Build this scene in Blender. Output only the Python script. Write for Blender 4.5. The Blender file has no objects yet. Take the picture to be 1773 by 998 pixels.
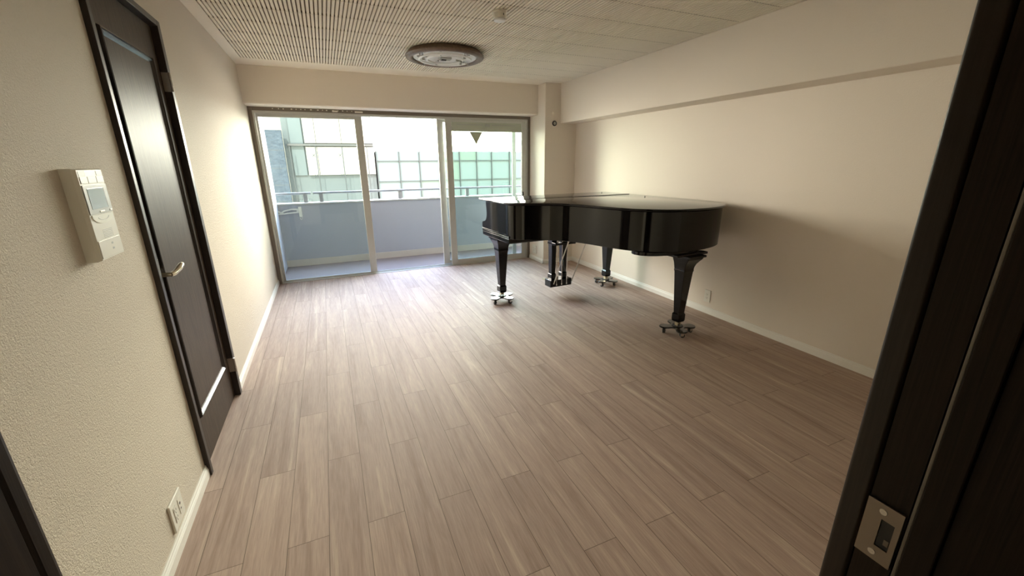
import bpy, bmesh, math, random
from mathutils import Vector, Matrix
from math import sin, cos, pi, radians, hypot, atan2, sqrt
random.seed(4)
S = bpy.context.scene
C = S.collection

# ------------------------------------------------------------------ camera
cam_data = bpy.data.cameras.new('camera'); cam = bpy.data.objects.new('camera', cam_data); C.objects.link(cam)
R_ = Vector((0.91659626, -0.39972142, -0.00860716)); U_ = Vector((0.12424869, 0.26431911, 0.95639828)); F_ = Vector((0.38001784, 0.87770051, -0.29193878))
M = Matrix(((R_.x, U_.x, -F_.x, 0.69361), (R_.y, U_.y, -F_.y, 0.0), (R_.z, U_.z, -F_.z, 1.42264), (0, 0, 0, 1)))
cam.matrix_world = M
cam_data.sensor_width = 36.0; cam_data.lens = 715.9987 * 36.0 / 1773.0
cam_data.clip_start = 0.01; cam_data.clip_end = 200
S.camera = cam

# ------------------------------------------------------------------ world, sun, exposure
w = bpy.data.worlds.new('sky'); S.world = w; w.use_nodes = True
bg = w.node_tree.nodes['Background']; bg.inputs[1].default_value = 4.0
_t = w.node_tree; _tc = _t.nodes.new('ShaderNodeTexCoord'); _sx = _t.nodes.new('ShaderNodeSeparateXYZ'); _cr = _t.nodes.new('ShaderNodeValToRGB')
_t.links.new(_tc.outputs['Generated'], _sx.inputs[0]); _t.links.new(_sx.outputs[2], _cr.inputs[0]); _mr = _t.nodes.new('ShaderNodeMapRange'); _mr.inputs[1].default_value = .10; _mr.inputs[2].default_value = .98; _mr.inputs[3].default_value = .34; _mr.inputs[4].default_value = 1.35; _dt = _t.nodes.new('ShaderNodeVectorMath'); _dt.operation = 'DOT_PRODUCT'; _dt.inputs[1].default_value = Vector((.02, .97, .20)).normalized(); _t.links.new(_tc.outputs['Generated'], _dt.inputs[0])
_vm = _t.nodes.new('ShaderNodeVectorMath'); _vm.operation = 'SCALE'
_t.links.new(_dt.outputs['Value'], _mr.inputs[0]); _t.links.new(_cr.outputs[0], _vm.inputs[0]); _t.links.new(_mr.outputs[0], _vm.inputs[3]); _t.links.new(_vm.outputs[0], bg.inputs[0])
_cr.color_ramp.elements[0].position = .25; _cr.color_ramp.elements[0].color = (1.95, 1.80, 1.52, 1)
_cr.color_ramp.elements[1].position = .60; _cr.color_ramp.elements[1].color = (.62, .84, 1.25, 1)
sun_d = bpy.data.lights.new('sun', 'SUN'); sun = bpy.data.objects.new('sun', sun_d); C.objects.link(sun)
sun_d.energy = 2.5; sun_d.angle = radians(0.6); sun_d.color = (1.0, 0.95, 0.86)
sun.rotation_euler = Vector((0.30, 0.62, -0.72)).to_track_quat('-Z', 'Y').to_euler()
por_d = bpy.data.lights.new('window_portal', 'AREA'); por = bpy.data.objects.new('window_portal', por_d); C.objects.link(por)
por_d.shape = 'RECTANGLE'; por_d.size = 3.4; por_d.size_y = 2.0; por_d.cycles.is_portal = True
por.location = (1.72, 5.78, 1.0); por.rotation_euler = (radians(-90), 0, 0)
S.view_settings.view_transform = 'Standard'; S.view_settings.look = 'None'
S.view_settings.exposure = 2.3; S.view_settings.gamma = 1.0; S.view_settings.use_curve_mapping = False

# ------------------------------------------------------------------ room dimensions
W, L, H = 3.925, 5.70, 2.40
YB, YC, XC, XR, ZB, ZR = 5.41, 5.20, 3.443, 3.669, 2.03, 1.911
YJ = 0.226                      # room face of the wall the doorway is in
JL, JR = 0.347, 1.244           # doorway sides
XLJ = 0.554

# ------------------------------------------------------------------ materials
def mat(name, col=(.8, .8, .8), rough=.5, metal=0., spec=.5, coat=0., trans=0., emit=None, ior=1.5):
    m = bpy.data.materials.new(name); m.use_nodes = True
    b = m.node_tree.nodes['Principled BSDF']
    b.inputs['Base Color'].default_value = (*col, 1); b.inputs['Roughness'].default_value = rough
    b.inputs['Metallic'].default_value = metal; b.inputs['Specular IOR Level'].default_value = spec
    b.inputs['Coat Weight'].default_value = coat; b.inputs['Transmission Weight'].default_value = trans
    b.inputs['IOR'].default_value = ior
    return m
def nd(m, t, **k):
    n = m.node_tree.nodes.new(t)
    for a, v in k.items(): setattr(n, a, v)
    return n
def ln(m, a, b): m.node_tree.links.new(a, b)
def bsdf(m): return m.node_tree.nodes['Principled BSDF']
def coords(m, scale=(1, 1, 1)):
    g = nd(m, 'ShaderNodeNewGeometry'); mp = nd(m, 'ShaderNodeMapping'); mp.inputs['Scale'].default_value = scale
    ln(m, g.outputs['Position'], mp.inputs[0]); return mp.outputs[0]
def mathn(m, op, a, b=None, c=None):
    n = nd(m, 'ShaderNodeMath', operation=op)
    for i, v in enumerate((a, b, c)):
        if v is None: continue
        if isinstance(v, (int, float)): n.inputs[i].default_value = v
        else: ln(m, v, n.inputs[i])
    return n.outputs[0]
def ramp(m, fac, stops):
    n = nd(m, 'ShaderNodeValToRGB'); e = n.color_ramp.elements
    while len(e) < len(stops): e.new(.5)
    for i, (p, c) in enumerate(stops):
        e[i].position = p; e[i].color = (*c, 1) if len(c) == 3 else c
    ln(m, fac, n.inputs[0]); return n.outputs[0]
def mixc(m, fac, a, b, mode='MIX'):
    n = nd(m, 'ShaderNodeMix', data_type='RGBA', blend_type=mode)
    for i, v in ((0, fac), (6, a), (7, b)):
        if isinstance(v, (int, float)): n.inputs[i].default_value = v
        elif isinstance(v, tuple): n.inputs[i].default_value = (*v, 1)
        else: ln(m, v, n.inputs[i])
    return n.outputs[2]
def noise(m, vec, scale, detail=3, rough=.5, dist=0):
    n = nd(m, 'ShaderNodeTexNoise'); n.inputs['Scale'].default_value = scale; n.inputs['Detail'].default_value = detail
    n.inputs['Roughness'].default_value = rough; n.inputs['Distortion'].default_value = dist
    ln(m, vec, n.inputs['Vector']); return n.outputs['Fac']
def bump(m, h, strength, dist=.002):
    n = nd(m, 'ShaderNodeBump'); n.inputs['Strength'].default_value = strength; n.inputs['Distance'].default_value = dist
    ln(m, h, n.inputs['Height']); ln(m, n.outputs[0], bsdf(m).inputs['Normal'])

def wallpaper(name, col, rough, b1, spec=.5):
    m = mat(name, col, rough, spec=spec)
    v = coords(m); n1 = noise(m, v, 270, 3, .6, .4); n2 = noise(m, v, 115, 2, .5, .6)
    h = mathn(m, 'ADD', mathn(m, 'MULTIPLY', n1, .6), mathn(m, 'MULTIPLY', n2, .5))
    big = noise(m, v, 1.3, 2)
    c = mixc(m, mathn(m, 'MULTIPLY', big, .18), col, (col[0] * .82, col[1] * .8, col[2] * .76))
    ln(m, c, bsdf(m).inputs['Base Color'])
    bump(m, h, b1, .006); return m
m_wall_l = wallpaper('wallpaper_textured', (.75, .67, .56), .60, 1.0, .14)
m_wall = wallpaper('wallpaper_plain', (.84, .76, .66), .65, .18, .35)
m_ceil = wallpaper('ceiling_board', (.90, .83, .71), .8, .12, .2)

def floor_mat():
    m = mat('floor_planks', (.3, .23, .19), .36, spec=.16)
    g = nd(m, 'ShaderNodeNewGeometry'); sx = nd(m, 'ShaderNodeSeparateXYZ'); ln(m, g.outputs['Position'], sx.inputs[0])
    x, y = sx.outputs[0], sx.outputs[1]
    u = mathn(m, 'DIVIDE', mathn(m, 'SUBTRACT', x, .530 - 14.84), .1484)
    row = mathn(m, 'FLOOR', u); fu = mathn(m, 'FRACT', u)
    par = mathn(m, 'MODULO', row, 2.0)
    v = mathn(m, 'DIVIDE', mathn(m, 'SUBTRACT', mathn(m, 'ADD', y, mathn(m, 'MULTIPLY', par, .472)), 1.953 - 9.44), .944)
    col_i = mathn(m, 'FLOOR', v); fv = mathn(m, 'FRACT', v)
    idv = nd(m, 'ShaderNodeCombineXYZ'); ln(m, row, idv.inputs[0]); ln(m, col_i, idv.inputs[1])
    wn = nd(m, 'ShaderNodeTexWhiteNoise', noise_dimensions='2D'); ln(m, idv.outputs[0], wn.inputs['Vector'])
    # grain coordinates: stretched along y, shifted per board
    off = mathn(m, 'MULTIPLY', wn.outputs['Value'], 37.0)
    gc = nd(m, 'ShaderNodeCombineXYZ'); ln(m, mathn(m, 'ADD', mathn(m, 'MULTIPLY', x, 22.0), off), gc.inputs[0])
    ln(m, mathn(m, 'ADD', mathn(m, 'MULTIPLY', y, 1.1), off), gc.inputs[1])
    n1 = noise(m, gc.outputs[0], 1.0, 5, .6, .9)
    gc2 = nd(m, 'ShaderNodeCombineXYZ'); ln(m, mathn(m, 'ADD', mathn(m, 'MULTIPLY', x, 190.0), off), gc2.inputs[0])
    ln(m, mathn(m, 'MULTIPLY', y, 9.0), gc2.inputs[1])
    n2 = noise(m, gc2.outputs[0], 1.0, 3, .6)
    base = ramp(m, n1, [(.26, (.36, .258, .205)), (.46, (.455, .340, .280)), (.60, (.50, .382, .314)), (.74, (.63, .51, .415))])
    fine = ramp(m, n2, [(.3, (.86, .85, .84)), (.7, (1.08, 1.08, 1.08))])
    c = mixc(m, 1.0, base, fine, 'MULTIPLY')
    tone = ramp(m, wn.outputs['Value'], [(0, (.93, .92, .92)), (1, (1.06, 1.06, 1.05))])
    c = mixc(m, 1.0, c, tone, 'MULTIPLY')
    # seams
    du = mathn(m, 'MULTIPLY', mathn(m, 'MINIMUM', fu, mathn(m, 'SUBTRACT', 1.0, fu)), .1484)
    dv = mathn(m, 'MULTIPLY', mathn(m, 'MINIMUM', fv, mathn(m, 'SUBTRACT', 1.0, fv)), .944)
    dd = mathn(m, 'MINIMUM', du, dv)
    seam = mathn(m, 'LESS_THAN', dd, .0011)
    c = mixc(m, mathn(m, 'MULTIPLY', seam, .75), c, (.06, .04, .03))
    ln(m, c, bsdf(m).inputs['Base Color'])
    r = mathn(m, 'MULTIPLY_ADD', n2, .10, .58); ln(m, r, bsdf(m).inputs['Roughness'])
    hh = mathn(m, 'ADD', mathn(m, 'MULTIPLY', n2, .25), mathn(m, 'MINIMUM', mathn(m, 'DIVIDE', dd, .002), 1.0))
    bump(m, hh, .25, .0012)
    return m
m_floor = floor_mat()

def wood(name, c1, c2, rough, sc=(60, 60, 3), coat=0., spec=.5, bs=.1):
    m = mat(name, c1, rough, coat=coat, spec=spec)
    v = coords(m, sc); n = noise(m, v, 1.0, 4, .6, 1.2)
    ln(m, ramp(m, n, [(.35, c1), (.7, c2)]), bsdf(m).inputs['Base Color']); bump(m, n, bs, .001); return m
m_dark = wood('dark_wood_frame', (.018, .011, .008), (.032, .021, .015), .38)
m_leaf = wood('dark_wood_door', (.045, .030, .022), (.085, .06, .042), .42, (90, 90, 5), spec=.12, bs=.6)
m_mold = wood('dark_molding', (.010, .006, .005), (.02, .012, .01), .22)
m_jamb = wood('brown_jamb', (.018, .010, .005), (.032, .019, .010), .5, (220, 220, 6), spec=.2)
m_base = mat('white_baseboard', (.88, .85, .78), .45)
m_steel = mat('brushed_steel', (.62, .58, .52), .32, 1.0)
m_chrome = mat('chrome', (.75, .73, .70), .12, 1.0)
m_nickel = mat('satin_nickel', (.72, .66, .52), .22, 1.0)
m_brass = mat('brass', (.50, .43, .29), .4, .8)
m_alu = mat('anodised_aluminium', (.56, .56, .52), .4, .35)
m_alu_d = mat('bronze_aluminium', (.19, .16, .13), .4, .4)
m_piano = mat('polished_ebony', (.005, .005, .0055), .07, spec=.42)
bsdf(m_piano).inputs['Coat Roughness'].default_value = .03
m_pianod = mat('satin_black', (.010, .010, .010), .35)
m_felt = mat('dark_underside', (.02, .014, .01), .7)
m_pl = mat('white_plastic', (.82, .79, .70), .4); m_brk = mat('weathered_bracket', (.60, .59, .55), .5)
m_pl2 = mat('grey_plastic', (.42, .43, .40), .4)
m_screen = mat('screen_glass', (.62, .70, .69), .12, spec=.8)
m_blk = mat('black_plastic', (.012, .012, .012), .4)
m_rub = mat('caster_rubber', (.03, .028, .026), .5)
m_ivory = mat('ivory_keys', (.8, .78, .70), .25)
m_lampring = wood('lamp_ring_wood', (.13, .085, .055), (.19, .13, .085), .35, (30, 30, 30))
m_white = mat('white_enamel', (.90, .91, .90), .3)
m_clear = mat('clear_acrylic', (.95, .96, .96), .08, trans=.85, ior=1.3)
m_par = mat('painted_parapet', (.29, .295, .335), .8)
m_par_base = mat('parapet_skirting', (.42, .37, .33), .8)
m_rail = mat('painted_rail', (.24, .235, .235), .5, .1)

def glass(name, tint):
    m = bpy.data.materials.new(name); m.use_nodes = True; t = m.node_tree; t.nodes.clear()
    o = nd(m, 'ShaderNodeOutputMaterial'); mix = nd(m, 'ShaderNodeMixShader')
    tr = nd(m, 'ShaderNodeBsdfTransparent'); gl = nd(m, 'ShaderNodeBsdfGlossy'); fr = nd(m, 'ShaderNodeFresnel')
    tr.inputs[0].default_value = (*tint, 1); gl.inputs['Roughness'].default_value = .01; fr.inputs[0].default_value = 1.35
    ln(m, fr.outputs[0], mix.inputs[0]); ln(m, tr.outputs[0], mix.inputs[1]); ln(m, gl.outputs[0], mix.inputs[2]); ln(m, mix.outputs[0], o.inputs[0])
    return m
m_glass = glass('window_glass', (.90, .95, .93))

# ------------------------------------------------------------------ mesh helpers
def box(bm, x0, x1, y0, y1, z0, z1, bev=0, seg=2):
    r = bmesh.ops.create_cube(bm, size=1.0)
    vs = r['verts']
    for v in vs:
        v.co = Vector((x0 + (v.co.x + .5) * (x1 - x0), y0 + (v.co.y + .5) * (y1 - y0), z0 + (v.co.z + .5) * (z1 - z0)))
    if bev:
        es = list({e for v in vs for e in v.link_edges})
        bmesh.ops.bevel(bm, geom=es, offset=bev, segments=seg, profile=.6, affect='EDGES')
def cyl(bm, p0, p1, r0, r1=None, seg=16, caps=True):
    p0 = Vector(p0); p1 = Vector(p1); r1 = r0 if r1 is None else r1; d = p1 - p0
    q = d.to_track_quat('Z', 'Y').to_matrix().to_4x4(); q.translation = (p0 + p1) / 2
    bmesh.ops.create_cone(bm, cap_ends=caps, segments=seg, radius1=r0, radius2=r1, depth=d.length, matrix=q)
def tube(bm, pts, r, seg=10):
    pts = [Vector(p) for p in pts]; rings = []
    for i, p in enumerate(pts):
        d = (pts[min(i + 1, len(pts) - 1)] - pts[max(i - 1, 0)]).normalized()
        a = Vector((0, 0, 1)) if abs(d.z) < .9 else Vector((1, 0, 0))
        x = d.cross(a).normalized(); y = d.cross(x)
        rr = r[i] if isinstance(r, (list, tuple)) else r
        rings.append([bm.verts.new(p + (x * cos(2 * pi * k / seg) + y * sin(2 * pi * k / seg)) * rr) for k in range(seg)])
    for a, b in zip(rings, rings[1:]):
        for k in range(seg): bm.faces.new((a[k], a[(k + 1) % seg], b[(k + 1) % seg], b[k]))
    bm.faces.new(rings[0]); bm.faces.new(rings[-1])
def lathe(bm, prof, c=(0, 0), seg=48):
    rings = []
    for r, z in prof:
        r = max(r, 1e-4)
        rings.append([bm.verts.new((c[0] + r * cos(2 * pi * k / seg), c[1] + r * sin(2 * pi * k / seg), z)) for k in range(seg)])
    for a, b in zip(rings, rings[1:]):
        for k in range(seg): bm.faces.new((a[k], a[(k + 1) % seg], b[(k + 1) % seg], b[k]))
    bm.faces.new(rings[0]); bm.faces.new(rings[-1])
def prism(bm, poly, f, t0, t1):
    """poly of 2-D points; f(a,b,t) -> 3-D point"""
    A = [bm.verts.new(f(a, b, t0)) for a, b in poly]; B = [bm.verts.new(f(a, b, t1)) for a, b in poly]
    n = len(poly)
    for k in range(n): bm.faces.new((A[k], A[(k + 1) % n], B[(k + 1) % n], B[k]))
    bm.faces.new(A); bm.faces.new(B)
def offset(poly, d):
    n = len(poly); out = []
    ar = sum(poly[i][0] * poly[(i + 1) % n][1] - poly[(i + 1) % n][0] * poly[i][1] for i in range(n))
    s = 1 if ar > 0 else -1
    for i in range(n):
        a, b, c = Vector(poly[i - 1]), Vector(poly[i]), Vector(poly[(i + 1) % n])
        n1 = Vector(((b - a).y, -(b - a).x)).normalized() * s; n2 = Vector(((c - b).y, -(c - b).x)).normalized() * s
        k = (n1 + n2); k = k / max(.35, (k.length_squared / 2)) if k.length > 1e-6 else n1
        out.append(tuple(b + k * d))
    return out
def loft(bm, rings_pts, cap=True):
    R = [[bm.verts.new(p) for p in r] for r in rings_pts]; n = len(R[0])
    for a, b in zip(R, R[1:]):
        for k in range(n): bm.faces.new((a[k], a[(k + 1) % n], b[(k + 1) % n], b[k]))
    if cap: bm.faces.new(R[0]); bm.faces.new(R[-1])
def obj(name, bm, m, parent=None, smooth=None, loc=None):
    bmesh.ops.recalc_face_normals(bm, faces=bm.faces)
    me = bpy.data.meshes.new(name)
    if smooth is not None:
        for f in bm.faces: f.smooth = True
        for e in bm.edges:
            if len(e.link_faces) == 2 and e.calc_face_angle(0) > smooth: e.smooth = False
    bm.to_mesh(me); bm.free(); me.materials.append(m)
    o = bpy.data.objects.new(name, me); C.objects.link(o)
    if parent: o.parent = parent
    if loc: o.location = loc
    return o
def struct(name, bm, m, parent=None, smooth=None):
    o = obj(name, bm, m, parent, smooth)
    if not parent: o['kind'] = 'structure'
    return o
def thing(name, label=None, cat=None, loc=(0, 0, 0), rotz=0, group=None, kind=None):
    o = bpy.data.objects.new(name, None); C.objects.link(o); o.empty_display_size = .1
    o.location = loc; o.rotation_euler = (0, 0, rotz)
    if label: o['label'] = label
    if cat: o['category'] = cat
    if group: o['group'] = group
    if kind: o['kind'] = kind
    return o
def tag(o, label, cat, group=None):
    o['label'] = label; o['category'] = cat
    if group: o['group'] = group
    return o
def B(): return bmesh.new()
def simple(name, boxes, m, parent=None, bev=0):
    bm = B()
    for b in boxes: box(bm, *b, bev=bev)
    return obj(name, bm, m, parent)

# ================================================================== ROOM SHELL
bm = B(); box(bm, -.15, W + .15, YJ - 2.2, L - .002, -.12, 0); struct('floor', bm, m_floor)
# left wall with a door opening
bm = B(); DY0, DY1, DZ = 2.09, 2.866, 2.098
box(bm, -.15, 0, YJ - .02, DY0, 0, H); box(bm, -.15, 0, DY1, L + .10, 0, H); box(bm, -.15, 0, DY0, DY1, DZ, H)
struct('wall_left', bm, m_wall_l)
bm = B(); box(bm, W, W + .15, YJ - .02, L + .10, 0, H); struct('wall_right', bm, m_wall)
# window side: beam above the window, pillar in the corner, beam along the right wall
bm = B()
pts = [(YB, H), (YB, ZB + .018)] + [(YB + .018 - .018 * cos(a), ZB + .018 - .018 * sin(a)) for a in (pi / 8, pi / 4, 3 * pi / 8, pi / 2)] + [(L + .10, ZB), (L + .10, H)]
prism(bm, pts, lambda a, b, t: (t, a, b), 0.0, XC); o = struct('wall_window', bm, m_wall, smooth=radians(40))
bm = B(); box(bm, XC, W, YC, L + .10, 0, H, bev=.004); struct('trim_1', bm, m_wall)
bm = B(); box(bm, XR, W, YJ - .02, YC, ZR, H, bev=.006); struct('trim_2', bm, m_wall)
# wall the doorway is in
WT = .26
bm = B(); box(bm, -.15, XLJ - .03, YJ - WT, YJ - .021, 0, H); box(bm, JR + .03, W + .15, YJ - WT, YJ - .021, 0, H); box(bm, XLJ - .03, JR + .03, YJ - WT, YJ - .021, 2.08, H)
struct('wall_doorway', bm, m_wall)
# passage behind the doorway
bm = B()
box(bm, -.15, -.05, -1.97, YJ - WT, 0, H); box(bm, W + .05, W + .15, -1.97, YJ - WT, 0, H); box(bm, -.15, W + .15, -2.05, -1.97, 0, H)
struct('wall_passage', bm, m_jamb)

# ceiling: grooved boards in rows
P0, P1, PIT, ROW = .089, 3.640, .02567, .3275
bm = B()
YG = 5.085
def plain(x0, x1, y0, y1): box(bm, x0, x1, y0, y1, H, H + .015)
plain(-.02, P0, YJ - 2.2, YG); plain(P1, W, YJ - 2.2, YG); plain(-.02, W, YG, L + .10)
edges = [YG]; yy = 4.832
while yy > YJ - .05: edges.append(yy); yy -= ROW
edges.append(YJ - .06)
plain(P0, P1, YJ - 2.2, edges[-1])
n = int((P1 - P0) / PIT)
for a, b in zip(edges, edges[1:]):
    y1, y0 = a - .0026, b + .0026
    for i in range(n + 1):
        x0 = P0 + i * PIT + .0088; x1 = min(P0 + (i + 1) * PIT, P1)
        if x1 - x0 < .003: continue
        vs = [bm.verts.new(p) for p in ((x0, y0, H), (x1, y0, H), (x1, y1, H), (x0, y1, H), (x0, y0, H + .014), (x1, y0, H + .014), (x1, y1, H + .014), (x0, y1, H + .014))]
        for q in ((0, 1, 2, 3), (0, 4, 5, 1), (1, 5, 6, 2), (2, 6, 7, 3), (3, 7, 4, 0)): bm.faces.new([vs[k] for k in q])
ceil_o = struct('ceiling', bm, m_ceil)
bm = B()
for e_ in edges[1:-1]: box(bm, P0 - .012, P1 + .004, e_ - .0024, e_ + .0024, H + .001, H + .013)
struct('joint_shade_strips', bm, mat('joint_shade_brown', (.22, .175, .12), .9), ceil_o)  # dark strips set in the row gaps, their colour standing in for shade
bm = B(); box(bm, -.15, W + .15, YJ - 2.25, L + .10, H + .0145, H + .25); struct('groove_shade_backing', bm, mat('groove_shade_brown', (.26, .21, .15), .9), ceil_o)  # slab coloured dark brown to paint the shade inside the grooves

# baseboards: moulded profile
def baseboard(name, f, t0, t1, h=.062, th=.012):
    prof = [(0, 0), (th, 0), (th, h * .62), (th * .8, h * .68), (th * .85, h * .74), (th * .55, h * .82), (th * .55, h * .94), (th * .35, h), (0, h)]
    bm = B(); prism(bm, prof, f, t0, t1); struct(name, bm, m_base)
baseboard('baseboard_left', lambda a, b, t: (a, t, b), YJ - .02, 2.073)
baseboard('baseboard_left_far', lambda a, b, t: (a, t, b), 2.906, L - .06)
baseboard('baseboard_right', lambda a, b, t: (W - a, t, b), YJ - .02, YC)
baseboard('baseboard_pillar_side', lambda a, b, t: (XC - a, t, b), YC - .012, L - .06)
baseboard('baseboard_pillar_front', lambda a, b, t: (t, YC - a, b), XC - .012, W)

# ================================================================== LEFT DOOR
d1 = thing('door_1', kind='structure')
T = .02
bm = B()
box(bm, -.12, T, 2.075, 2.103, 0, 2.114, bev=.003); box(bm, -.12, T, 2.860, 2.903, 0, 2.114, bev=.003); box(bm, -.12, T, 2.1035, 2.8595, 2.085, 2.114, bev=.003)
struct('door_frame', bm, m_dark, d1)
bm = B(); box(bm, -.050, -.012, 2.106, 2.857, .006, 2.082, bev=.002); leaf = struct('door_leaf', bm, m_leaf, d1)
# raised moulding around the single panel
def frame_mold(y0, y1, z0, z1, x):
    bm = B(); prof = [(0, 0), (.004, .010), (.010, .012), (.013, .007), (.018, .009), (.024, .004), (.030, 0)]
    rings = []
    for i, (yy, zz, sy, sz) in enumerate(((y0, z0, 1, 1), (y1, z0, -1, 1), (y1, z1, -1, -1), (y0, z1, 1, -1))):
        rings.append([bm.verts.new((x + h, yy + sy * a, zz + sz * a)) for a, h in prof])
    for i in range(4):
        a, b = rings[i], rings[(i + 1) % 4]
        for k in range(len(prof) - 1): bm.faces.new((a[k], a[k + 1], b[k + 1], b[k]))
        bm.faces.new((a[-1], a[0], b[0], b[-1]))
    return bm
struct('panel_molding', frame_mold(2.205, 2.760, .240, 1.925, -.0125), m_mold, leaf)
# lever handle
hd = B(); cyl(hd, (-.012, 2.150, .975), (-.004, 2.150, .975), .025, .023, 24); cyl(hd, (-.004, 2.150, .975), (.040, 2.150, .975), .010, .009, 16)
tube(hd, [(.038, 2.143, .975), (.044, 2.158, .976), (.046, 2.185, .978), (.052, 2.205, .986), (.056, 2.235, .996), (.052, 2.262, 1.000)], [.009, .011, .010, .012, .012, .004], 12)
struct('door_handle', hd, m_nickel, leaf, smooth=radians(40))
bm = B(); cyl(bm, (-.012, 2.150, 1.035), (-.004, 2.150, 1.035), .016, .014, 20); box(bm, -.004, .004, 2.146, 2.154, 1.025, 1.045, bev=.002)
struct('door_lock_knob', bm, m_nickel, leaf)
for z in (1.83, .215):
    bm = B()
    for k in range(3): cyl(bm, (.0245, 2.856, z - .045 + k * .031), (.0245, 2.856, z - .045 + k * .031 + .029), .0065, seg=12)
    box(bm, -.0115, .019, 2.8575, 2.8595, z - .045, z + .046)
    struct('hinge', bm, m_steel, d1, smooth=radians(40))

# ================================================================== DOORWAY NEAR THE CAMERA
d2 = thing('door_2', kind='structure')
dx = .55; JX = .6936 + dx
ye, ys, yg = dx / 2.434, dx / 2.78, dx / 3.44
bm = B()
# right side: casing edge, reveal board, stop
box(bm, JX + .0012, JX + .03, yg + .0012, ys - .0006, 0, 2.08)
box(bm, JX - .004, JX + .03, yg - .030, yg - .0045, 0, 2.08, bev=.0015)
box(bm, JX + .0005, JX + .03, YJ - WT - .012, yg - .031, 0, 2.08)
box(bm, JX, JX + .09, YJ - WT - .024, YJ - WT - .0125, 0, 2.13, bev=.003)
bm2 = B(); box(bm2, JX, JX + .09, ys + .0004, ye, 0, 2.13, bev=.006, seg=5); m_casing = wood('brown_casing', (.020, .012, .006), (.034, .021, .012), .42, (220, 220, 6), coat=.12, spec=.3); bsdf(m_casing).inputs['Coat Roughness'].default_value = .12; struct('door_casing', bm2, m_casing, d2, smooth=radians(40))
# left side
LX = XLJ
box(bm, LX - .09, LX, ye - .012, ye, 0, 2.13, bev=.003); box(bm, LX - .03, LX, YJ - WT - .012, ye - .0125, 0, 2.08); box(bm, LX - .09, LX, YJ - WT - .024, YJ - WT - .0125, 0, 2.13, bev=.003)
box(bm, LX, JX, ye - .012, ye, 2.0795, 2.13); box(bm, LX, JX, YJ - WT - .012, ye - .0125, 2.05, 2.0795)
struct('door_frame', bm, m_jamb, d2)
bm = B(); box(bm, JX - .0012, JX + .01, yg - .0040, yg - .0008, 0, 2.05, bev=.0008); struct('door_gasket', bm, mat('grey_gasket', (.30, .26, .21), .5), d2)
# strike plate with a latch hole, two screws
zs = 1.4226
y_a, y_b = dx / 2.786, dx / 3.39
zt, zb2 = zs - 1.948 * y_a, zs - 2.344 * y_a
bm = B(); X0, X1 = JX - .0022, JX + .0008
hy0, hy1 = y_b + .0055, y_b + .0185; hz0, hz1 = zb2 + .020, zt - .020
for a in ((hy1, y_a, zb2, zt), (y_b, hy0, zb2, zt), (hy0, hy1, zb2, hz0), (hy0, hy1, hz1, zt)): box(bm, X0, X1, *a)
sp = struct('strike_plate', bm, mat('dull_steel_plate', (.30, .25, .20), .45, .7), d2)
bm = B(); box(bm, JX - .0006, JX + .0012, hy0, hy1, hz0, hz1); struct('latch_hole', bm, m_blk, sp)
bm = B(); box(bm, JX - .0014, JX - .0006, hy0 + .001, hy0 + .006, hz0 + .006, hz0 + .014, bev=.0003); struct('latch_tongue', bm, m_alu_d, sp)
for z in (zt - .010, zb2 + .010):
    bm = B(); yc_ = (y_a + y_b) / 2 + .001
    cyl(bm, (X0 - .0008, yc_, z), (X0 + .0004, yc_, z), .0036, .0042, 18); 
    box(bm, X0 - .0011, X0 - .0007, yc_ - .0022, yc_ + .0022, z - .0004, z + .0004); box(bm, X0 - .0011, X0 - .0007, yc_ - .0004, yc_ + .0004, z - .0022, z + .0022)
    struct('screw', bm, m_steel, sp)

# ================================================================== WINDOW
# outer frame
w1 = thing('window_1', kind='structure')
bm = B()
box(bm, .001, .040, L - .055, L + .075, 0, ZB - .001, bev=.002); box(bm, XC - .036, XC - .001, L - .055, L + .075, 0, ZB - .001, bev=.002)
box(bm, .041, XC - .037, L - .055, L + .075, ZB - .038, ZB - .001, bev=.002)
struct('window_frame', bm, m_alu_d, w1)
bm = B()
box(bm, .0405, XC - .0365, L - .05, L + .075, -.002, .008, bev=.002); box(bm, .0405, XC - .0365, L - .022, L - .014, .008, .018); box(bm, .0405, XC - .0365, L + .028, L + .036, .008, .018)
box(bm, .0405, .058, L - .045, L + .07, .018, ZB - .039); box(bm, XC - .055, XC - .0365, L - .045, L + .07, .018, ZB - .039)
box(bm, .0585, XC - .0555, L - .045, L + .07, ZB - .062, ZB - .039)
struct('window_sill', bm, m_alu, w1)
bm = B()
for k in range(16):
    x = .25 + k * .055 + random.uniform(-.015, .015)
    box(bm, x, x + random.uniform(.006, .02), L - .060, L - .0555, ZB - .020, ZB - .010)
box(bm, .86, .92, L - .062, L - .0555, ZB - .030, ZB - .014); box(bm, 1.11, 1.20, L - .062, L - .0555, ZB - .030, ZB - .014)
struct('frame_residue', bm, m_pl, w1)

def sash(name, x0, x1, y, z0, z1, sl, sr, top, bot, th=.028, gm=m_glass):
    s = thing(name, kind='structure')
    bm = B()
    box(bm, x0, x0 + sl, y, y + th, z0, z1, bev=.003); box(bm, x1 - sr, x1, y, y + th, z0, z1, bev=.003)
    box(bm, x0 + sl + .0003, x1 - sr - .0003, y + .001, y + th - .001, z1 - top, z1, bev=.002); box(bm, x0 + sl + .0003, x1 - sr - .0003, y + .001, y + th - .001, z0, z0 + bot, bev=.002)
    struct('sash_frame', bm, m_alu, s)
    bm = B(); box(bm, x0 + sl - .004, x1 - sr + .004, y + th / 2 - .002, y + th / 2 + .002, z0 + bot - .004, z1 - top + .004); struct('glass_pane', bm, gm, s)
    return s
ZT = ZB - .064
sash('window_2', .060, 1.183, L - .002, .010, ZT, .022, .085, .035, .014)
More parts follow.
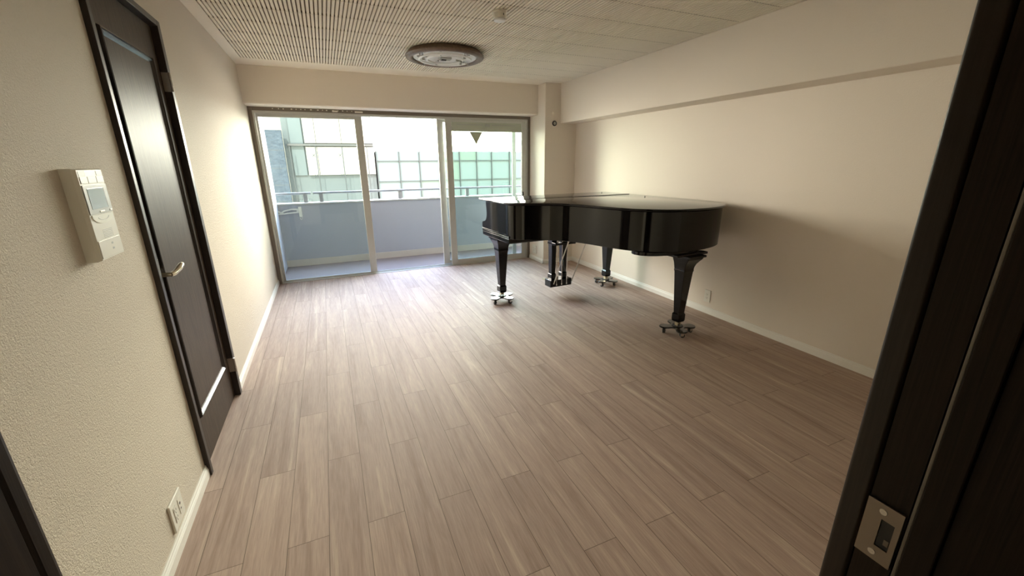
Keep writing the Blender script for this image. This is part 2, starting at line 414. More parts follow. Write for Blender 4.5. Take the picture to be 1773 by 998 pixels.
# middle pane parked behind the right one
s3 = sash('window_3', 2.12, 3.26, L + .040, .020, ZT, .085, .055, .035, .045)
s4 = sash('window_4', 2.215, XC - .058, L - .034, .006, ZT, .085, .065, .030, .075)
# glass side strip: ventilation unit over the right pane
bm = B(); box(bm, 2.302, XC - .125, L - .030, L - .022, ZT - .148, ZT - .031, bev=.002); vent = struct('ventilation_unit', bm, mat('vent_panel', (.46, .49, .40), .5), s4)
bm = B(); box(bm, 2.37, 2.74, L - .034, L - .0305, ZT - .068, ZT - .056); box(bm, 2.87, 3.22, L - .034, L - .0305, ZT - .068, ZT - .056); struct('vent_slot', bm, m_pl2, vent)
bm = B(); box(bm, 2.775, 2.835, L - .044, L - .0305, ZT - .082, ZT - .048, bev=.003); struct('vent_lever', bm, m_pl2, vent)
# hanging triangle mark on the pane
bm = B(); prism(bm, [(2.545, ZT - .149), (2.735, ZT - .149), (2.640, ZT - .315)], lambda a, b, t: (a, t, b), L - .0225, L - .0210)
struct('triangle_marker', bm, mat('faded_sticker', (.42, .45, .33), .6), s4)
# crescent lock on the right stile
bm = B(); box(bm, XC - .118, XC - .100, L - .050, L - .0345, .93, 1.00, bev=.003); cyl(bm, (XC - .109, L - .050, .965), (XC - .109, L - .060, .965), .010, seg=12)
struct('sash_lock', bm, m_blk, s4)

# ================================================================== BALCONY AND OUTSIDE
YP = 6.64
bm = B(); box(bm, -.20, 4.6, L + .08, YP + .16, -.14, -.012)
m_bf = mat('balcony_sheet', (.16, .128, .122), .6); v = coords(m_bf, (1, 1, 1)); wv = nd(m_bf, 'ShaderNodeTexWave'); wv.inputs['Scale'].default_value = 14; wv.inputs['Distortion'].default_value = .3; ln(m_bf, v, wv.inputs['Vector'])
ln(m_bf, mixc(m_bf, mathn(m_bf, 'MULTIPLY', wv.outputs['Fac'], .35), (.16, .128, .122), (.115, .09, .088)), bsdf(m_bf).inputs['Base Color'])
struct('floor_balcony', bm, m_bf)
bm = B(); box(bm, -.20, 4.6, YP, YP + .15, -.012, .865, bev=.006); struct('wall_balcony', bm, m_par)
bm = B(); box(bm, -.20, 4.6, YP - .015, YP + .165, .866, .890, bev=.004); struct('trim_balcony_cap', bm, mat('parapet_cap', (.34, .335, .32), .6))
bm = B(); box(bm, .032, 4.4, YP - .012, YP - .001, -.011, .085); struct('baseboard_balcony', bm, m_par_base)
bm = B(); box(bm, -.20, .03, L + .11, YP - .001, -.011, 2.27); struct('wall_balcony_side', bm, m_par)
bm = B(); box(bm, 4.45, 4.6, L + .11, YP - .001, -.011, 2.27); struct('wall_balcony_far_side', bm, m_par)
bm = B(); box(bm, -.4, 4.8, L + .101, YP - .10, 2.28, 2.45); box(bm, -.15, W + .15, L + .101, L + .20, 2.03, 2.279); struct('ceiling_balcony_added', bm, mat('concrete', (.5, .49, .46), .8))  # unseen overhang slab, added and cut short to temper daylight near the window
bm = B(); box(bm, W + .0, 4.6, L + .101, L + .109, -.012, 2.27); struct('wall_outer', bm, m_par)
# railing
rl = thing('balcony_railing', 'grey metal tube handrail on short posts along the balcony parapet', 'railing', (0, 6.72, .890))
for x0, x1 in ((-.10, .468), (.50, 4.40)):
    bm = B(); cyl(bm, (x0, 0, .128), (x1, 0, .128), .0165, seg=14); box(bm, x0, x0 + .006, -.017, .017, .111, .145); obj('handrail', bm, m_rail, rl, smooth=radians(40))
for x in (.395, .60, 1.72, 2.81, 3.90):
    bm = B(); box(bm, x - .028, x + .028, -.012, .012, .001, .114, bev=.002); obj('post', bm, m_rail, rl)
# folding laundry pole bracket
br = thing('laundry_pole_bracket', 'white folding laundry pole bracket mounted on the balcony parapet', 'bracket', (0, YP - .002, 0))
bm = B(); box(bm, .285, .325, -.012, 0, .70, .84, bev=.004); cyl(bm, (.305, -.02, .80), (.305, -.012, .80), .014, seg=16); cyl(bm, (.305, -.02, .745), (.305, -.012, .745), .012, seg=16); obj('mounting_plate', bm, m_brk, br)
bm = B()
def poly_frame(bm, outer, inner, y0, y1):
    n = len(outer)
    for k in range(n):
        a, b2, c, d_ = outer[k], outer[(k + 1) % n], inner[(k + 1) % n], inner[k]
        prism(bm, [a, b2, c, d_], lambda p, q, t: (p, t, q), y0, y1)
o1 = [(.285, .815), (.20, .820), (.10, .800), (.055, .770), (.075, .745), (.285, .760)]; i1 = [(.262, .798), (.20, .802), (.115, .785), (.085, .772), (.095, .762), (.262, .776)]
poly_frame(bm, o1, i1, -.030, -.013)
o2 = [(.075, .770), (.02, .805), (-.10, .795), (-.155, .760), (-.145, .740), (.075, .745)]; i2 = [(.050, .770), (.015, .788), (-.09, .780), (-.13, .762), (-.125, .755), (.050, .758)]
poly_frame(bm, [(x + .0, z) for x, z in o2 if True], i2, -.030, -.013)
arm = obj('folding_arm', bm, m_brk, br)
bm = B(); tube(bm, [(.305 + .012 * cos(a), -.024, .685 + .022 * sin(a)) for a in [k * pi / 8 for k in range(-9, 6)]], .003, 8); obj('hook', bm, m_steel, br, smooth=radians(50))

# buildings across the street
def stone_mat():
    m = mat('rough_stone_cladding', (.10, .13, .16), .8)
    v = coords(m, (1, 1, 2.2)); n = noise(m, v, 4.5, 5, .65, .8)
    ln(m, ramp(m, n, [(.35, (.017, .026, .036)), (.65, (.036, .050, .062))]), bsdf(m).inputs['Base Color']); bump(m, n, .4, .05); return m
m_stone = stone_mat()
m_cream = mat('cream_panels', (.20, .19, .155), .6)
m_teal = mat('teal_glass', (.056, .073, .072), .6)
m_teal2 = mat('dark_teal_band', (.050, .063, .062), .6)
m_mul = mat('facade_mullion', (.026, .032, .032), .5)
m_pane = mat('aqua_glass_pane', (.076, .104, .101), .6)
m_pane2 = mat('aqua_glass_pane_green', (.074, .106, .086), .6)
D = 20.0
t = thing('stone_tower', 'narrow blue grey rough stone faced tower across the street', 'building', (-1, D, -6))
bm = B(); box(bm, -.36, .30, -.4, -.1, 0, 8.70); obj('wall', bm, m_stone, t)
for z in (7.95, 7.25, 6.6, 5.95, 5.3):
    bm = B(); box(bm, -.362, .302, -.403, -.399, z - 0.01, z + 0.01); obj('joint', bm, m_mul, t)
t = thing('rendered_house', 'pale cream rendered building behind the blue grey stone tower', 'building', (-3, 23, -6))
bm = B(); box(bm, -4, 2.4, 0, 3, 0, 13.4); wl = obj('wall', bm, m_cream, t)
for zz in (7.0, 8.0, 5.9):
    bm = B(); box(bm, .62, .95, -.02, .05, zz, zz + .62); obj('window', bm, m_teal, t)
for zz in (9.05, 9.35):
    bm = B(); box(bm, .55, 1.35, -.05, .02, zz, zz + .10); obj('louvre', bm, m_teal2, t)

t = thing('panel_clad_building', 'white panel clad office building with teal glass strip across the street', 'building', (0, D, -6))
bm = B(); box(bm, -.70, 2.80, .15, 2.8, 0, 10.4); obj('wall', bm, m_teal2, t)
for zz, z1 in ((6.95, 8.13), (8.22, 10.2), (5.0, 5.95), (3.0, 4.9)):
    for k, (x0, x1) in enumerate(((-.45, .02), )):
        bm = B(); box(bm, x0, x1, .08, .14, zz, z1); obj('glass_strip', bm, m_teal, t)
for (z0, z1) in ((6.95, 8.10), (8.24, 10.2)):
    for x0, x1 in ((.08, .50), (.515, 1.49), (1.505, 2.79)):
        bm = B(); box(bm, x0, x1, .02, .145, z0, z1, bev=.01); obj('facade_panel', bm, m_cream, t)
bm = B(); box(bm, -.58, 2.76, -.05, .14, 8.13, 8.21); obj('ledge', bm, mat('ledge_grey', (.045, .046, .042), .6), t)
for x in (.46, 1.48, 2.48, -.50):
    bm = B(); cyl(bm, (x, -.25, 2.0), (x, -.25, 8.10), .020, seg=8)
    obj('brace_rod', bm, m_mul, t)
    for z in (6.93, 7.75):
        bm = B()
        for s in (-1, 1): cyl(bm, (x - .07 - .1, -.22, z - .07 * s), (x + .07 - .1, -.22, z + .07 * s), .010, seg=6)
        obj('clamp', bm, m_mul, t)

t = thing('aqua_glass_building', 'pale aqua glass facade building with dark square grid seen past the rail', 'building', (2.86, D, -6))
cols = [0, .99, 1.90, 2.82, 3.82, 4.68, 5.46, 6.42, 7.36, 8.30, 9.24]; rows = [0, .86, 1.73, 2.60, 3.47, 4.34, 5.20, 5.72 + .05, 6.61, 7.50, 7.92]
bm = B(); box(bm, 0, 9.6, .08, 5, 0, 7.92); obj('wall', bm, m_teal2, t)
for i in range(len(cols) - 1):
    for j in range(4, len(rows) - 1):
        bm = B(); box(bm, cols[i] + .02, cols[i + 1] - .02, .03, .078, rows[j] + .015, rows[j + 1] - .015); obj('facade_pane', bm, m_pane if (i * 7 + j * 3) % 5 else m_pane2, t)
for i, x in enumerate(cols):
    bm = B(); box(bm, x - .016, x + .016, -.04, .028, 0, 7.95); obj('mullion', bm, m_mul, t)
for z in rows[4:-1]:
    bm = B(); box(bm, -.02, 9.4, -.03, .028, z - .011, z + .011); obj('transom', bm, m_mul, t)
bm = B(); box(bm, -30, 40, 7, 60, -6.2, -6.0); g = obj('street', bm, mat('asphalt', (.12, .12, .12), .9)); g['kind'] = 'structure'

# ================================================================== CEILING LIGHT, DETECTOR, SLEEVE
cl = thing('ceiling_light', 'round ceiling light with brown wooden ring and bare white inside, cover removed', 'light', (1.850, 4.19, H))
bm = B(); lathe(bm, [(.290, -.002), (.300, -.030), (.302, -.056), (.315, -.064), (.335, -.064), (.352, -.056), (.360, -.044), (.360, -.032), (.330, -.026), (.325, -.002)], seg=72)
# open ring: rebuild as closed torus-like profile
bm.free(); bm = B()
prof = [(.292, -.004), (.296, -.050), (.304, -.060), (.318, -.065), (.338, -.063), (.353, -.055), (.361, -.043), (.358, -.034), (.335, -.030), (.330, -.004)]
seg = 72; rr = [[bm.verts.new((r * cos(2 * pi * k / seg), r * sin(2 * pi * k / seg), z)) for k in range(seg)] for r, z in prof]
for i in range(len(rr)):
    a, b = rr[i], rr[(i + 1) % len(rr)]
    for k in range(seg): bm.faces.new((a[k], a[(k + 1) % seg], b[(k + 1) % seg], b[k]))
obj('lamp_ring', bm, m_lampring, cl, smooth=radians(35))
bm = B(); lathe(bm, [(.0, -.002), (.291, -.002), (.291, -.046), (.284, -.050), (.272, -.042), (.12, -.036), (.10, -.042), (.0, -.042)], seg=64); obj('lamp_base', bm, m_white, cl, smooth=radians(35))
for R1 in (.235, .165):
    bm = B(); n = 60; pts = [(R1 * cos(2 * pi * k / n + .3), R1 * sin(2 * pi * k / n + .3), -.062) for k in range(int(n * .96))]
    tube(bm, pts, .0105, 10); obj('ring_tube', bm, m_white, cl, smooth=radians(50))
bm = B(); box(bm, -.055, .055, -.035, .035, -.062, -.0425, bev=.004); box(bm, -.012, .012, .035, .115, -.050, -.0425, bev=.003); obj('socket_block', bm, m_pl2, cl)
bm = B(); box(bm, -.035, .010, -.012, .012, -.070, -.0625, bev=.002); obj('connector', bm, m_blk, cl)
for k in range(5):
    a = .5 + k * 2 * pi / 5; bm = B()
    box(bm, .145, .255, -.006, .006, -.050, -.037, bev=.002); box(bm, .190, .212, -.006, .006, -.074, -.040, bev=.002)
    bmesh.ops.rotate(bm, verts=bm.verts, cent=(0, 0, 0), matrix=Matrix.Rotation(a, 3, 'Z')); obj('tube_clip', bm, m_clear if k % 2 else m_pl2, cl)
for a in (2.1, 3.6, 5.2, .4):
    bm = B(); box(bm, .262, .290, -.012, .012, -.070, -.036, bev=.003); bmesh.ops.rotate(bm, verts=bm.verts, cent=(0, 0, 0), matrix=Matrix.Rotation(a, 3, 'Z')); obj('cover_catch', bm, m_clear, cl)

sd = thing('smoke_detector', 'small white round smoke detector on the grooved ceiling nearest the camera', 'detector', (1.912, 2.985, H))
bm = B(); lathe(bm, [(0, 0), (.052, 0), (.052, -.012), (.047, -.016), (.047, -.040), (.044, -.046), (.036, -.048), (0, -.048)], seg=40); b_ = obj('detector_body', bm, m_pl, sd, smooth=radians(35))
bm = B(); lathe(bm, [(0, -.0485), (.036, -.0485), (.041, -.053), (.038, -.060), (.020, -.066), (0, -.067)], seg=40); obj('detector_cap', bm, m_white, sd, smooth=radians(35))
bm = B(); box(bm, .008, .013, -.0485, -.0465, -.036, -.022); obj('vent_slit', bm, m_blk, sd)

sl = thing('wall_sleeve', 'small round pipe sleeve with dark rim high on the corner pillar', 'pipe sleeve', (3.583, YC, 1.909))
bm = B(); seg = 32; prof = [(.020, 0), (.020, -.012), (.030, -.014), (.034, -.008), (.034, 0)]
rr = [[bm.verts.new((r * cos(2 * pi * k / seg), y, r * sin(2 * pi * k / seg))) for k in range(seg)] for r, y in prof]
for i in range(len(rr)):
    a, b = rr[i], rr[(i + 1) % len(rr)]
    for k in range(seg): bm.faces.new((a[k], a[(k + 1) % seg], b[(k + 1) % seg], b[k]))
obj('sleeve_rim', bm, m_blk, sl, smooth=radians(35))
bm = B(); cyl(bm, (.002, -.007, 0), (.002, -.0005, 0), .0195, seg=24); obj('sleeve_plug', bm, m_pl2, sl)

# ================================================================== OUTLETS, INTERCOM
def holes(bm, cx, cz, x0, x1):
    for s in (-1, 1): box(bm, x0, x1, cx + s * .0065 - .0011, cx + s * .0065 + .0011, cz - .0045, cz + .0045)
def outlet(name, label, loc, rotz, gangs, earth=True):
    """local frame: plate faces +x, width along y"""
    t = thing(name, label, 'outlet', loc, rotz, 'wall outlets')
    wd = .070 if gangs == 1 else .118
    bm = B(); box(bm, .0003, .0080, -wd / 2, wd / 2, -.060, .060, bev=.0035, seg=3); obj('cover_plate', bm, m_pl, t)
    for g in range(gangs):
        cx = 0 if gangs == 1 else (-.024 + g * .048)
        bm = B(); box(bm, .0082, .0098, cx - .0125, cx + .0125, -.033, .033, bev=.0007); s = obj('socket', bm, m_pl, t)
        bm = B()
        if g == 0:
            for cz in (.018, -.014): holes(bm, cx, cz, .0096, .0101)
            if earth: 
                for cz in (.006, -.026): cyl(bm, (.0096, cx, cz), (.0101, cx, cz), .0024, seg=10)
        else:
            box(bm, .0096, .0101, cx - .005, cx + .005, .004, .014); cyl(bm, (.0096, cx, -.014), (.0101, cx, -.014), .004, seg=12)
        obj('socket_holes', bm, m_blk, s)
    return t
outlet('wall_outlet', 'wide double white outlet plate low on the left wall before the dark door', (0, 1.700, .143), 0, 2)
outlet('wall_outlet', 'narrow white outlet plate low on the right wall beside the piano tail', (W, 2.722, .171), pi, 1)
outlet('wall_outlet', 'white outlet plate low on the pillar side beside the window', (XC, 5.475, .165), pi, 2)

ic = thing('intercom_panel', 'cream wall intercom with grey screen on the left wall before the dark door', 'intercom', (0, 1.712, 1.277)); ic.scale = (.8, 1.07, 1.02)
# local: x out of wall, y width (-.077...+.077), z height
bm = B(); prof = [(-.077, -.134), (.077, -.134), (.077, .134), (-.077, .134)]
loft(bm, [[(.0004, y, z) for y, z in prof], [(.034, y, z) for y, z in prof], [(.046, y * .93, z * .975) for y, z in prof]])
obj('housing', bm, m_pl, ic)
def ib(name, y0, y1, z0, z1, x0, x1, m, par=ic, bev=.0012):
    bm = B(); box(bm, x0, x1, y0, y1, z0, z1, bev=bev); return obj(name, bm, m, par)
bz = ib('screen_bezel', -.068, .070, .003, .088, .0462, .0490, m_pl2)
ib('screen', -.050, .043, .018, .078, .0490, .0500, m_screen, bz, .0004)
ib('screen_edge', .0435, .049, .018, .078, .0490, .0497, m_blk, bz, .0002)
ib('screen_button', -.012, .016, .006, .0115, .0490, .0512, m_pl, bz); ib('screen_button', .050, .064, .006, .012, .0490, .0512, m_pl, bz)
for k, (y0, y1) in enumerate(((-.066, -.026), (-.024, .024), (.026, .066))): ib('call_button', y0, y1, .092, .112, .0462, .0480, m_pl)
ib('status_window', -.066, -.030, .114, .128, .0462, .0468, m_pl2, ic, .0003); ib('status_window', .034, .066, .114, .128, .0462, .0468, m_pl2, ic, .0003)
bm = B(); pts = [(-.062, .001)] + [(.064 * cos(a) + .0, -.000 + .026 * sin(a)) for a in [pi + k * pi / 14 for k in range(1, 14)]] + [(.062, .001)]
prism(bm, pts, lambda a, b, t: (t, a, b), .0462, .0495); tk = obj('talk_button', bm, mat('warm_white_plastic', (.86, .84, .72), .35), ic)
bm = B(); tube(bm, [(.0497, .034 * cos(a), -.004 + .012 * sin(a)) for a in [pi + k * pi / 12 for k in range(1, 12)]], .0007, 6); obj('button_groove', bm, m_pl2, tk)
for k in range(6):
    z = -.047 - k * .0045; ib('speaker_slot', -.022, .036, z, z + .0016, .0460, .0466, m_pl2, ic, .0001)
ib('lower_cover', -.069, .069, -.127, -.074, .0462, .0482, m_pl)
for z in (-.093, -.109): ib('indicator', .004, .014, z, z + .006, .0482, .0487, m_pl2, ic, .0002)

# ================================================================== GRAND PIANO
# local frame: u to the bass side, v towards the tail (mapped to -y), w up
PO = thing('grand_piano', 'black polished grand piano with closed lid beside the right wall', 'piano', (2.115, 4.12, 0), radians(3.5))
def uv(u, v, z): return (u, -v, z)
ctrl = [(0, 0), (0, .30), (0, .50), (.005, .62), (.03, .69), (.09, .745), (.175, .795), (.262, .850), (.335, .905), (.395, .968), (.445, 1.06), (.490, 1.18), (.522, 1.31), (.560, 1.44), (.612, 1.57), (.69, 1.675), (.80, 1.760), (.93, 1.812), (1.08, 1.835), (1.22, 1.828), (1.36, 1.795), (1.485, 1.735), (1.580, 1.64), (1.640, 1.51), (1.668, 1.35), (1.670, 1.15), (1.660, .8), (1.645, .4), (1.640, 0)]
def catmull(P, sub=4):
    out = []
    for i in range(len(P) - 1):
        p0, p1, p2, p3 = P[max(i - 1, 0)], P[i], P[i + 1], P[min(i + 2, len(P) - 1)]
        for k in range(sub):
            t = k / sub
            out.append(tuple(.5 * ((2 * p1[j]) + (-p0[j] + p2[j]) * t + (2 * p0[j] - 5 * p1[j] + 4 * p2[j] - p3[j]) * t * t + (-p0[j] + 3 * p1[j] - 3 * p2[j] + p3[j]) * t ** 3) for j in (0, 1)))
    out.append(P[-1]); return out
LID = catmull(ctrl)
# ---- lid: front flap and main lid
def split_outline(v0, v1):
    left = [p for p in LID[:len(LID) // 2] if v0 < p[1] < v1]; right = [p for p in LID[len(LID) // 2:] if v0 < p[1] < v1]
    return left, right
ZL0, ZL1 = 1.050, 1.070
def slab(name, poly, z0, z1, m, par, e=.006):
    bm = B()
    rings = [[uv(a, b, z0) for a, b in offset(poly, -.010)], [uv(a, b, z0 + .004) for a, b in offset(poly, -.003)], [uv(a, b, z0 + .010) for a, b in poly], [uv(a, b, z1 - .003) for a, b in offset(poly, -.001)], [uv(a, b, z1 - .0008) for a, b in offset(poly, -.003)], [uv(a, b, z1) for a, b in offset(poly, -.006)]]
    loft(bm, rings); return obj(name, bm, m, par, smooth=radians(30))
VH = .424
flap = [(0.0, -.0), (0, .1), (0, .2), (0, .3), (0, VH - .004), (1.638, VH - .004), (1.639, .3), (1.64, .2), (1.64, .1), (1.64, 0)]
slab('front_lid', flap, ZL0, ZL1, m_piano, PO)
main = [(0, VH + .004)] + [p for p in LID if p[1] > VH + .01] + [(1.645, VH + .004)]
lid = slab('main_lid', main, ZL0, ZL1, m_piano, PO)
bm = B(); box(bm, .006, 1.632, -VH - .0028, -VH + .0028, ZL1 - .006, ZL1 + .0012, bev=.0008); obj('lid_hinge', bm, mat('dark_hinge', (.01, .009, .008), .8, spec=.05), PO)
for (u, v) in ((.37, .80), (1.55, .05), (1.544, .755)):
    bm = B(); lathe(bm, [(0, ZL1 + .0002), (.005, ZL1 + .0002), (.005, ZL1 + .002), (.003, ZL1 + .0035), (0, ZL1 + .0035)], seg=14)
    bmesh.ops.translate(bm, verts=bm.verts, vec=(u, -v, 0)); obj('lid_bumper', bm, m_pianod, PO)
# ---- rim: closed hollow wall following the outline behind the key well
RB = .736
inset = offset(LID + [], -.020) if False else None
def open_offset(P, d):
    out = []
    for i in range(len(P)):
        a = Vector(P[max(i - 1, 0)]); b = Vector(P[min(i + 1, len(P) - 1)]); t = (b - a).normalized()
        out.append((P[i][0] + t.y * d, P[i][1] - t.x * d))
    return out
rimP = [p for p in LID if p[1] >= .40]
ro = open_offset(rimP, .020); ri = open_offset(rimP, .085)
bm = B()
rows_ = [(ro, RB + .004, 0), (ro, 1.046, 0), (ri, 1.046, 0), (ri, RB, 0)]
V = [[bm.verts.new(uv(a, b, z)) for a, b in P] for P, z, _ in rows_]
bt = [bm.verts.new(uv(a, b, RB)) for a, b in open_offset(rimP, .024)]
V = [V[0], V[1], V[2], V[3], bt]
n = len(ro)
for j in range(5):
    A_, B_ = V[j], V[(j + 1) % 5]
    for k in range(n - 1): bm.faces.new((A_[k], A_[k + 1], B_[k + 1], B_[k]))
bm.faces.new([r[0] for r in V]); bm.faces.new([r[-1] for r in V])
rim = obj('rim', bm, m_piano, PO, smooth=radians(30))
# soundboard / underside closing the case
bm = B(); ins = open_offset(rimP, .0855); loft(bm, [[uv(a, b, .785) for a, b in ins], [uv(a, b, .80) for a, b in ins]]); obj('soundboard', bm, m_felt, PO)
# beams below the soundboard
bm = B()
for (a, b) in (((.30, .70), (1.30, .70)), ((.55, .95), (1.05, 1.70)), ((.95, .75), (1.05, 1.70)), ((1.40, .75), (1.10, 1.70))):
    pa, pb = Vector((a[0], -a[1], .77)), Vector((b[0], -b[1], .77)); dd = (pb - pa); nrm = Vector((-dd.y, dd.x, 0)).normalized() * .035
    for s0, s1 in ((-1, 1),):
        q = [pa - nrm, pb - nrm, pb + nrm, pa + nrm]
        lo = [bm.verts.new((p.x, p.y, .738)) for p in q]; hi = [bm.verts.new((p.x, p.y, .784)) for p in q]
        for k in range(4): bm.faces.new((lo[k], lo[(k + 1) % 4], hi[(k + 1) % 4], hi[k]))
        bm.faces.new(lo); bm.faces.new(hi)
obj('underframe_beam', bm, m_pianod, PO)
# ---- cheeks (arms) with scroll profile
prof = [(.46, .768), (.46, 1.046), (.125, 1.046), (.130, 1.010), (.138, .975), (.146, .940), (.146, .910), (.138, .880), (.120, .858), (.095, .842), (.060, .834), (.028, .833), (.022, .828), (.020, .815), (.022, .768)]
for u0, u1 in ((.020, .085), (1.553, 1.618)):
    bm = B(); prism(bm, prof, lambda a, b, t: uv(t, a, b), u0, u1)
    bmesh.ops.bevel(bm, geom=[e for e in bm.edges if e.is_boundary is False and abs(e.verts[0].co.x - e.verts[1].co.x) < 1e-6], offset=.004, segments=2, affect='EDGES')
    obj('cheek', bm, m_piano, PO, smooth=radians(35))
# ---- key bed with moulding steps
def steps_box(name, u0, u1, v0, v1, spec, m):
    poly = [(u0, v0), (u0, v1), (u1, v1), (u1, v0)]; bm = B()
    loft(bm, [[uv(a, b, z) for a, b in offset(poly, o)] for o, z in spec]); return obj(name, bm, m, PO, smooth=radians(25))
steps_box('key_bed', .020, 1.618, .022, .640, [(-.030, .690), (-.012, .690), (-.003, .700), (-.003, .732), (.002, .7325), (.002, .7365), (-.001, .737), (-.001, .750), (.003, .7505), (.003, .7545), (0, .755), (0, .7675)], m_piano)
bm = B(); box(bm, .086, 1.552, -.055, -.030, .768, .800, bev=.003); obj('key_slip', bm, m_piano, PO)
bm = B(); box(bm, .087, 1.551, -.200, -.180, .801, .960, bev=.003); box(bm, .087, 1.551, -.1795, -.060, .801, .830, bev=.003); obj('fallboard', bm, m_piano, PO)
bm = B(); box(bm, .087, 1.551, -.39, -.205, .960, 1.044, bev=.003); obj('music_shelf', bm, m_piano, PO)
# ---- legs
def leg(u, v, zt, fl=(1, 1, 1, 1)):
    spec = [(.105, zt), (.105, zt - .014), (.092, zt - .018), (.090, zt - .030), (.076, zt - .052), (.064, zt - .075), (.057, zt - .100), (.0545, zt - .120), (.0555, zt - .126), (.0555, zt - .134), (.0525, zt - .142), (.0510, zt - .16), (.0310, .190), (.0305, .184), (.0385, .172), (.0385, .122), (.034, .108), (.030, .105)]
    bm = B(); R = []
    for h, z in spec:
        c = h * .07; fx = max(h - .057, 0) if z > zt - .11 else 0; q = lambda a, b: (a + (fx * (1 - fl[0]) if a < 0 else -fx * (1 - fl[1])), b + (fx * (1 - fl[2]) if b < 0 else -fx * (1 - fl[3])))
        R.append([uv(u + q(a, b)[0], v + q(a, b)[1], z) for a, b in ((-h, -h + c), (-h, h - c), (-h + c, h), (h - c, h), (h, h - c), (h, -h + c), (h - c, -h), (-h + c, -h))])
    loft(bm, R); lg = obj('leg', bm, m_piano, PO, smooth=radians(22))
    bm = B(); box(bm, u - .018, u - .013, -v - .016, -v + .016, .070, .1045); box(bm, u + .013, u + .018, -v - .016, -v + .016, .070, .1045); box(bm, u - .0128, u + .0128, -v - .016, -v + .016, .096, .1045)
    cyl(bm, (u - .0128, -v, .088), (u + .0128, -v, .088), .0135, seg=18); obj('leg_caster', bm, m_brass, lg)
leg(.125, .250, .690, (.7, .7, 1.1, 1.1)); leg(1.500, .270, .690, (.7, .7, 1.1, 1.1)); leg(1.090, 1.722, .688, (.5, 1.35, .3, 1.1))
bm = B(); box(bm, .915, 1.262, -1.795, -1.60, .689, .708, bev=.003); loft(bm, [[(.99 + .335 * cos(a), -1.60 + .17 * sin(a), z) for a in [k * pi / 16 for k in range(32)]] for z in (.7085, .7355)]); obj('leg_block', bm, m_piano, PO, smooth=radians(30))
bm = B(); box(bm, .43, .62, -.72, -.645, .700, .7355, bev=.003); obj('lyre_block', bm, m_piano, PO)
# ---- lyre
ly = bpy.data.objects.new('pedal_lyre', None); C.objects.link(ly); ly.parent = PO
lu0, lu1, lv = .645, .905, .360
def lb(name, b, m=m_piano, bev=.003, par=None):
    bm = B(); 
    for q in b: box(bm, q[0], q[1], -q[3], -q[2], q[4], q[5], bev=bev)
    return obj(name, bm, m, par or ly)
lb('pedal_box', [(lu0, lu1 + .01, .270, lv + .030, .112, .188)])
lb('lyre_head', [(lu0 - .01, lu1 + .04, .22, lv + .03, .660, .689), (lu0 + .03, lu1 + .03, .26, lv + .06, .575, .600)])
for u in (lu0 + .060, lu1 - .060):
    bm = B(); R = []
    for h, z in ((.030, .189), (.030, .245), (.024, .256), (.0235, .262), (.030, .60), (.034, .618), (.034, .6595)):
        R.append([uv(u + a * h, .315 + b * h * 1.2, z) for a, b in ((-1, -1), (-1, 1), (1, 1), (1, -1))])
    loft(bm, R); obj('lyre_post', bm, m_piano, ly, smooth=radians(25))
for u in (.715, .780, .845):
    bm = B(); cyl(bm, uv(u, lv + .036, .135), uv(u, lv + .036, .745), .0045, seg=10); cyl(bm, uv(u, lv + .036, .130), uv(u, lv + .036, .150), .008, seg=10); obj('pedal_rod', bm, m_chrome, ly, smooth=radians(40))
    bm = B(); loft(bm, [[uv(u + a * h, v, .145 + b * hz) for a, b in ((-1, -1), (1, -1), (1, 1), (-1, 1))] for v, h, hz in ((.249, .011, .006), (.20, .013, .006), (.16, .021, .0055), (.135, .020, .005), (.120, .012, .004))]); obj('pedal', bm, m_brass, ly, smooth=radians(40))
for u, u2 in ((lu0 + .035, lu0 + .06), (lu1 + .005, lu1 + .03)):
    bm = B(); cyl(bm, uv(u, lv + .035, .150), uv(u2, lv + .33, .800), .006, seg=10); obj('lyre_brace', bm, m_steel, ly, smooth=radians(40))
bm = B(); cyl(bm, uv(lu0 + .08, lv + .045, .640), uv(lu0 + .19, lv + .045, .640), .010, seg=14); obj('trap_spring', bm, m_chrome, ly, smooth=radians(40))

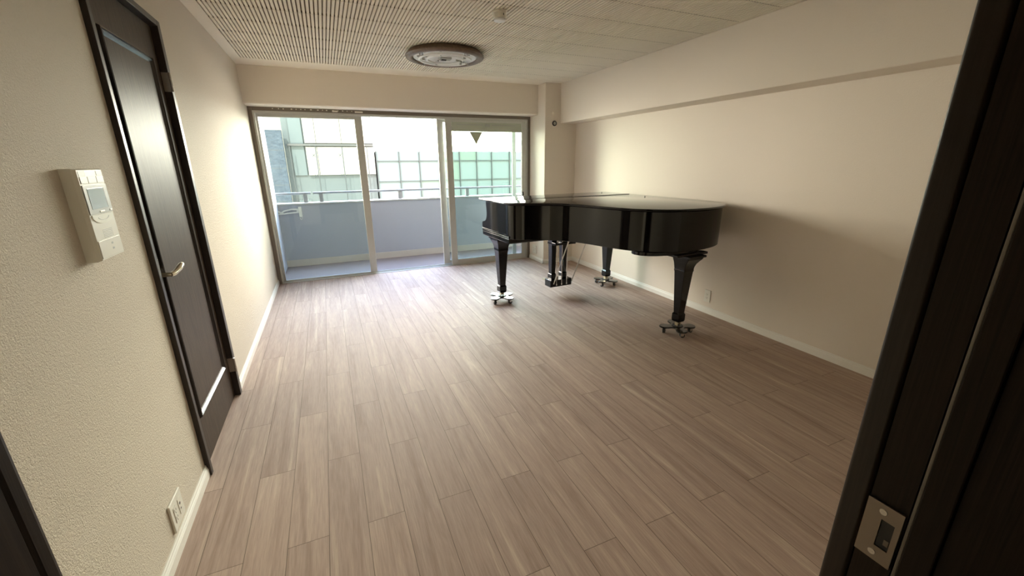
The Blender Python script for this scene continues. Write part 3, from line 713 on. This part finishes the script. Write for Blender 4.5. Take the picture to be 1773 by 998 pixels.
# ---- dollies: lobed caster plates under each leg
def dolly(u, v, rot, label, m_top):
    c = PO.matrix_basis @ Vector(uv(u, v, 0))
    t = thing('caster_dolly', label, 'dolly', (c.x, c.y, 0), rot, 'black lobed dollies under the piano legs')
    def rad(a):
        d = ((a + pi / 4) % (pi / 2)) - pi / 4; c_, rho = .104, .049
        s = rho * rho - (c_ * sin(d)) ** 2
        r1 = c_ * cos(d) + sqrt(s) if s > 0 else 0
        return max(r1, .062 + .014 * (1 - abs(d) / (pi / 4)))
    P = [(rad(2 * pi * k / 96) * cos(2 * pi * k / 96), rad(2 * pi * k / 96) * sin(2 * pi * k / 96)) for k in range(96)]
    for _ in range(2): P = [((P[i - 1][0] + 2 * P[i][0] + P[(i + 1) % 96][0]) / 4, (P[i - 1][1] + 2 * P[i][1] + P[(i + 1) % 96][1]) / 4) for i in range(96)]
    bm = B(); loft(bm, [[(a, b, z) for a, b in offset(P, o)] for o, z in ((-.004, .050), (0, .053), (0, .060), (-.004, .0635))]); pl = obj('lobed_plate', bm, m_top, t, smooth=radians(30))
    bm = B(); lathe(bm, [(0, .0638), (.044, .0638), (.046, .066), (.043, .0695), (.032, .0675), (0, .0672)], seg=32); obj('leg_cup', bm, m_blk, pl, smooth=radians(35))
    for k in range(4):
        a = k * pi / 2; cx, cy = .111 * cos(a), .111 * sin(a); ca = bpy.data.objects.new('caster', None); C.objects.link(ca); ca.parent = t; ca.location = (cx, cy, 0); ca.rotation_euler = (0, 0, a + .6 + k * .35)
        bm = B(); cyl(bm, (0, 0, .042), (0, 0, .0498), .013, seg=18); box(bm, -.013, .013, -.0145, -.0125, .016, .042); box(bm, -.013, .013, .0125, .0145, .016, .042); box(bm, -.013, .013, -.0125, .0125, .040, .042)
        cyl(bm, (.006, -.016, .019), (.006, .016, .019), .004, seg=10); obj('caster_fork', bm, m_chrome, ca)
        bm = B(); cyl(bm, (.006, -.0110, .0185), (.006, .0110, .0185), .0183, seg=24); obj('wheel', bm, m_rub, ca, smooth=radians(40))
    return t
m_plate = mat('dolly_enamel', (.012, .011, .010), .22, coat=.5)
dolly(.125, .250, radians(25), 'black caster dolly under the piano leg nearest the window opening', m_plate)
dolly(1.500, .270, radians(30), 'black caster dolly under the piano leg close to the right wall', m_plate)
dolly(1.090, 1.722, radians(-25), 'black caster dolly under the tail leg nearest the camera', m_plate)
